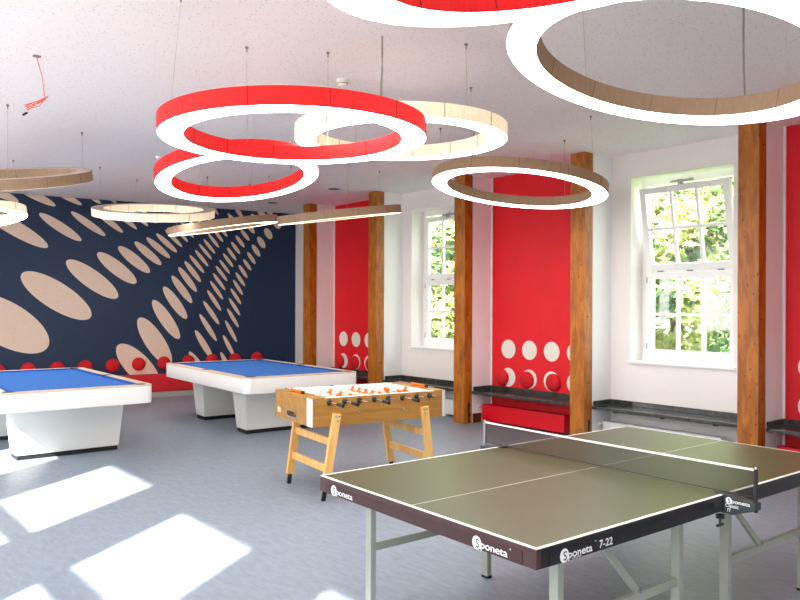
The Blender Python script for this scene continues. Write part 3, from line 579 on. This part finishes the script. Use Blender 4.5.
for (A, B) in ((legs[0], legs[1]), (legs[2], legs[3])):
    for tt in (0.67, 0.36):
        a = Vector(A[1]).lerp(Vector(A[0]), tt); c = Vector(B[1]).lerp(Vector(B[0]), tt)
        MB().bar(a + Vector((0, 0.02, 0)), c - Vector((0, 0.02, 0)), 0.024, 0.066).build('cross_rail', M_['beech'], t, bevel=0.003)
# ------------------------------------------------------------------ table tennis table
M_['tt_top'] = mat('dark_green_table_surface', srgb(72, 74, 44), 0.34, var=0.03, scale=30, spec=0.38)
M_['tt_white'] = mat('white_line_paint', srgb(240, 238, 230), 0.4)
M_['tt_apron'] = mat('black_lacquered_apron', srgb(30, 26, 28), 0.28, spec=0.5)
M_['tt_inset'] = mat('black_apron_inset', srgb(22, 18, 20), 0.35)
M_['tt_leg'] = mat('grey_green_steel_tube', srgb(168, 171, 156), 0.4)
M_['print'] = mat('white_print', srgb(246, 244, 242), 0.5)
t = thing('table_tennis_table', 'dark green table tennis table with net in the foreground', 'table tennis table', (2.17914611, 1.805342, 0), -3.24659298e-02)
TL, TW, TH = 2.74, 1.525, 0.76
def half(a0, a1, end_a):
    b = MB(); z = TH; s = 0.004
    b.box((a0, 0, z - 0.022), (a1, TW, z), 0)
    l = 0.014; zt = z + 0.0006
    e0, e1 = (a0, a0 + l) if end_a == 0 else (a1 - l, a1)
    for (x0, y0, x1, y1) in ((e0, 0, e1, TW), (a0, 0, a1, l), (a0, TW - l, a1, TW), (a0, TW/2 - 0.0022, a1, TW/2 + 0.0022)):
        b.add([(x0, y0, zt), (x1, y0, zt), (x1, y1, zt), (x0, y1, zt)], [(0, 1, 2, 3)], 1)
    ez = z - 0.0025
    # white painted edge lip
    if end_a == 0: b.box((a0 - 0.0012, -0.001, ez), (a0, TW + 0.001, z + 0.0005), 1)
    else: b.box((a1, -0.001, ez), (a1 + 0.0012, TW + 0.001, z + 0.0005), 1)
    b.box((a0, -0.0012, ez), (a1, 0, z + 0.0005), 1); b.box((a0, TW, ez), (a1, TW + 0.0012, z + 0.0005), 1)
    return b.build('table_top', [M_['tt_top'], M_['tt_white']], t)
half(0, TL/2 - 0.006, 0); half(TL/2 + 0.006, TL, 1)
MB().box((TL/2 - 0.006, 0.002, 0.73), (TL/2 + 0.006, TW - 0.002, 0.757)).build('joint_strip', M_['black'], t)
AZ0, AZ1 = 0.680, 0.756
def apron(a, b_, c, d, nm='apron'):
    return MB().box((a, b_, AZ0), (c, d, AZ1)).build(nm, M_['tt_apron'], t, bevel=0.002)
M_['tt_brown'] = mat('dark_brown_apron', srgb(74, 46, 44), 0.3)  # end apron is black lacquer too; its brown reflection is painted into the colour
M_['tt_brown2'] = mat('dark_brown_apron_inset', srgb(64, 34, 32), 0.35)  # inset of the same end, reflected light again put in as brown
ap_end = MB().box((-0.001, 0, AZ0), (0.025, TW, AZ1)).build('apron', M_['tt_brown'], t, bevel=0.002); ap_far = apron(TL - 0.025, 0, TL + 0.001, TW)
ap_n1 = apron(0.025, -0.0005, TL/2 - 0.01, 0.024); ap_n2 = apron(TL/2 + 0.01, -0.0005, TL - 0.025, 0.024)
apron(0.025, TW - 0.024, TL/2 - 0.01, TW); apron(TL/2 + 0.01, TW - 0.024, TL - 0.025, TW)
MB().box((-0.003, 0.07, AZ0 + 0.001), (-0.001, TW - 0.06, 0.735)).build('apron_inset', M_['tt_brown2'], ap_end)
MB().box((0.07, -0.003, AZ0 + 0.001), (1.25, -0.0005, 0.735)).build('apron_inset', M_['tt_inset'], ap_n1)
# lettering on the aprons
def S_logo(parent, T, k, with_rest, rest='poneta'):
    # white disc with a dark S, followed by the rest of the word
    r = 0.021 * k
    b = MB(); b.add([T @ Vector((r * math.cos(2*PI*i/32), r * 1.05 * math.sin(2*PI*i/32), 0.0006)) for i in range(32)], [tuple(range(32))]); b.build('logo_disc', M_['print'], parent)
    text('logo_letter', 'S', 0.040 * k, T @ Matrix.Translation((-0.006 * k, -0.015 * k, 0.0010)), M_['tt_inset'], parent, 0.0002, 0.0003 * k)
    if with_rest: text('logo_word', rest, 0.034 * k, T @ Matrix.Translation((0.016 * k, -0.012 * k, 0.0008)), M_['print'], parent, 0.0002, 0.0004 * k, 1.28)
def face_end(b_, z): return Matrix.Translation((-0.0032, b_, z)) @ Matrix(((0, 0, -1, 0), (-1, 0, 0, 0), (0, 1, 0, 0), (0, 0, 0, 1)))
def face_side(a, z, off=-0.0032): return Matrix.Translation((a, off, z)) @ Matrix(((1, 0, 0, 0), (0, 0, -1, 0), (0, 1, 0, 0), (0, 0, 0, 1)))
S_logo(ap_end, face_end(0.318, 0.706), 1.25, True); S_logo(ap_end, face_end(1.385, 0.706), 1.25, True)
text('logo_mark', '®', 0.011, face_end(0.136, 0.722), M_['print'], ap_end, 0.0002)
S_logo(ap_n1, face_side(0.155, 0.706), 1.25, True)
text('model_number', '7-22', 0.044, face_side(0.372, 0.692), M_['print'], ap_n1, 0.0002, 0.0005, 1.12)
text('small_print', 'made in germany', 0.0085, face_side(0.20, 0.6835), M_['print'], ap_n1, 0.0002)
text('logo_mark', '®', 0.011, face_side(0.345, 0.722), M_['print'], ap_n1, 0.0002)
# legs, rails, folding struts
LA = [0.25, 1.13, 1.58, 2.46]
for b_ in (0.115, 1.405):
    for a in LA:
        lg = MB().box((a - 0.018, b_ - 0.024, 0.012), (a + 0.018, b_ + 0.024, 0.735)).build('leg', M_['tt_leg'], t, bevel=0.003)
        MB().box((a - 0.02, b_ - 0.026, 0), (a + 0.02, b_ + 0.026, 0.014)).build('foot_cap', M_['black'], lg)
    for (a0, a1) in ((LA[0], LA[1]), (LA[2], LA[3])):
        MB().box((a0 + 0.018, b_ - 0.012, 0.335), (a1 - 0.018, b_ + 0.012, 0.378)).build('side_rail', M_['tt_leg'], t, bevel=0.002)
    for (a0, a1) in ((0.49, 0.815), (1.567, 1.94)):
        st = MB().bar((a0, b_, 0.70), (a1, b_, 0.37), 0.020, 0.030).build('folding_strut', M_['tt_leg'], t, bevel=0.002)
        MB().tube([(a1 - 0.01, b_ - 0.022, 0.385), (a1 - 0.01, b_ + 0.022, 0.385)], 0.009, 10).build('strut_bolt', M_['chrome'], st)
for a in LA:
    MB().box((a - 0.012, 0.139, 0.70), (a + 0.012, 1.381, 0.735)).build('cross_rail', M_['tt_leg'], t)
# net with posts and clamps
m = bpy.data.materials.new('dark_net_mesh'); m.use_nodes = True; n = m.node_tree; bs = n.nodes['Principled BSDF']; bs.inputs['Base Color'].default_value = srgb(46, 48, 42); bs.inputs['Roughness'].default_value = 0.8
tr = n.nodes.new('ShaderNodeBsdfTransparent'); mx = n.nodes.new('ShaderNodeMixShader'); mx.inputs[0].default_value = 0.32
n.links.new(tr.outputs[0], mx.inputs[1]); n.links.new(bs.outputs[0], mx.inputs[2]); n.links.new(mx.outputs[0], n.nodes['Material Output'].inputs[0])
am = TL / 2; yb0, yb1 = -0.145, TW + 0.145
net = MB().box((am - 0.0015, yb0, 0.768), (am + 0.0015, yb1, 0.898)).build('net', m, t)
b = MB(); N = 20
pts = [(am, yb0 + (yb1 - yb0) * k / N, 0.9 - 0.004 * math.sin(PI * k / N)) for k in range(N + 1)]
for k in range(N):
    p, q = Vector(pts[k]), Vector(pts[k + 1]); b.bar(p, q, 0.005, 0.010)
b.build('net_tape', M_['print'], net)
MB().tube([(am, yb0, 0.769), (am, yb1, 0.769)], 0.0035, 6).build('net_cord', M_['black'], net)
for s, yy in ((1, yb0), (-1, yb1)):
    edge = 0 if s == 1 else TW
    ps = MB().tube([(am, yy, 0.70), (am, yy, 0.905)], 0.0095, 14).build('net_post', M_['black'] if s == 1 else M_['steel'], t, smooth=True)
    MB().tube([(am, yy, 0.902), (am, yy, 0.914)], [0.007, 0.005], 10).build('post_tip', M_['steel'], ps, smooth=True)
    b = MB()   # clamp plate in the vertical plane beside the edge, tapering to the post
    if s == 1:
        f = lambda y_, z_: (y_, z_)
    poly = [(edge + s * 0.05, TH + 0.012), (yy - s * 0.012, TH - 0.004 - 0.01), (yy - s * 0.012, 0.712), (edge - s * 0.05, 0.672), (edge + s * 0.012, 0.672), (edge + s * 0.012, 0.752), (edge + s * 0.05, TH + 0.002)]
    T = Matrix(((0, 0, 1, am), (1, 0, 0, 0), (0, 1, 0, 0), (0, 0, 0, 1)))
    b.prism(poly, -0.03, 0.03, 0, T)
    cl = b.build('net_clamp', mat('dark_green_grey_plastic', srgb(50, 58, 58), 0.4), t, bevel=0.003)
    b = MB(); b.tube([(am - 0.02, edge + s * 0.020, 0.60), (am - 0.02, edge + s * 0.020, 0.66)], 0.005, 8); b.tube([(am - 0.02, edge + s * 0.020, 0.64), (am - 0.02, edge + s * 0.020, 0.658)], 0.02, 12); b.tube([(am - 0.045, edge + s * 0.020, 0.607), (am + 0.005, edge + s * 0.020, 0.607)], 0.007, 8)
    b.build('clamp_screw', M_['black'], cl)
    if s == 1:
        def face_clamp(y_, z_): return Matrix.Translation((am - 0.0312, y_, z_)) @ Matrix(((0, 0, -1, 0), (-1, 0, 0, 0), (0, 1, 0, 0), (0, 0, 0, 1)))
        S_logo(cl, face_clamp(-0.030, 0.738), 0.76, True)
        text('clamp_print', 'Classic', 0.024, face_clamp(-0.012, 0.706), M_['print'], cl, 0.0002, 0.0004)
        text('clamp_print', 'IT', 0.022, face_clamp(-0.022, 0.685), M_['print'], cl, 0.0002, 0.0004)
    else:
        MB().bar((am, edge, 0.752), (am, yy, 0.735), 0.05, 0.008).build('clamp_arm', M_['steel'], cl)
# ------------------------------------------------------------------ outside: lawn and trees beyond the windows
GR = mat('lawn_grass', srgb(120, 150, 70), 0.9, var=0.3, scale=2)
g = tag(MB().box((RX + 0.45, -25, -0.9), (60, 45, -0.6)).build('lawn', GR), kind='structure')
tag(MB().box((-60, -40, -0.9), (LX - 0.4, 45, -0.6)).build('lawn_left', mat('pale_paving', srgb(200, 196, 186), 0.9)), kind='structure')
LEAF = [mat('leaf_green', srgb(148, 170, 98), 0.6, var=0.3, scale=3), mat('leaf_yellow_green', srgb(204, 206, 136), 0.6, var=0.25, scale=3), mat('leaf_deep_green', srgb(104, 138, 82), 0.6, var=0.3, scale=3)]
BARK = mat('bark', srgb(110, 92, 74), 0.9, var=0.3, scale=10)
def tree(label, x, y, h, r, nleaf, seed):
    rnd = random.Random(seed); t = thing('garden_tree', label, 'tree', (x, y, -0.6), 0, 'trees outside the windows')
    b = MB(); b.tube([(0, 0, 0), (0.08, 0.03, h * 0.35), (0.0, 0.1, h * 0.8)], [0.16, 0.12, 0.04], 10)
    for k in range(9):
        a = rnd.uniform(0, 2*PI); z = h * rnd.uniform(0.2, 0.7); b.tube([(0.03, 0.03, z), (math.cos(a)*r*0.4, math.sin(a)*r*0.4, z + 0.3), (math.cos(a)*r*0.8, math.sin(a)*r*0.8, z + 0.8)], [0.05, 0.03, 0.012], 6)
    b.build('trunk', BARK, t)
    b = MB(); cl = []
    for k in range(120):
        while 1:
            p = Vector((rnd.uniform(-1, 1), rnd.uniform(-1, 1), rnd.uniform(-1, 1)))
            if 0.25 < p.length < 1: break
        cl.append((Vector((p.x * r, p.y * r, h * 0.56 + p.z * h * 0.46)), rnd.uniform(0.28, 0.6) * r * 0.42, rnd.choice((0, 0, 1, 1, 2))))
    for i in range(nleaf):
        c, rr, mi = cl[rnd.randrange(len(cl))]
        d = Vector((rnd.gauss(0, 1), rnd.gauss(0, 1), rnd.gauss(0, 1))).normalized() * rr * rnd.uniform(0.5, 1.1); p = c + d; s = rnd.uniform(0.07, 0.13)
        u = Vector((rnd.gauss(0, 1), rnd.gauss(0, 1), rnd.gauss(0, 1))).normalized(); v = u.orthogonal().normalized()
        b.add([p - u*s, p + v*s*.5, p + u*s, p - v*s*.5], [(0, 1, 2, 3)], mi)
    b.build('foliage', LEAF, t)
k = 0
for (x, y, h, r, lab) in ((13.2, 13.6, 5.6, 2.3, 'leafy green tree nearest outside the far window'), (19.5, 21.0, 9.0, 4.2, 'tall tree further back outside the far window'),
                       (12.8, 7.3, 5.6, 2.3, 'sunlit pale green tree nearest outside the near window'), (19.5, 11.2, 9.0, 4.2, 'tall tree further back outside the near window')):
    k += 1; tree(lab, x, y, h, r, 24000, 40 + k)
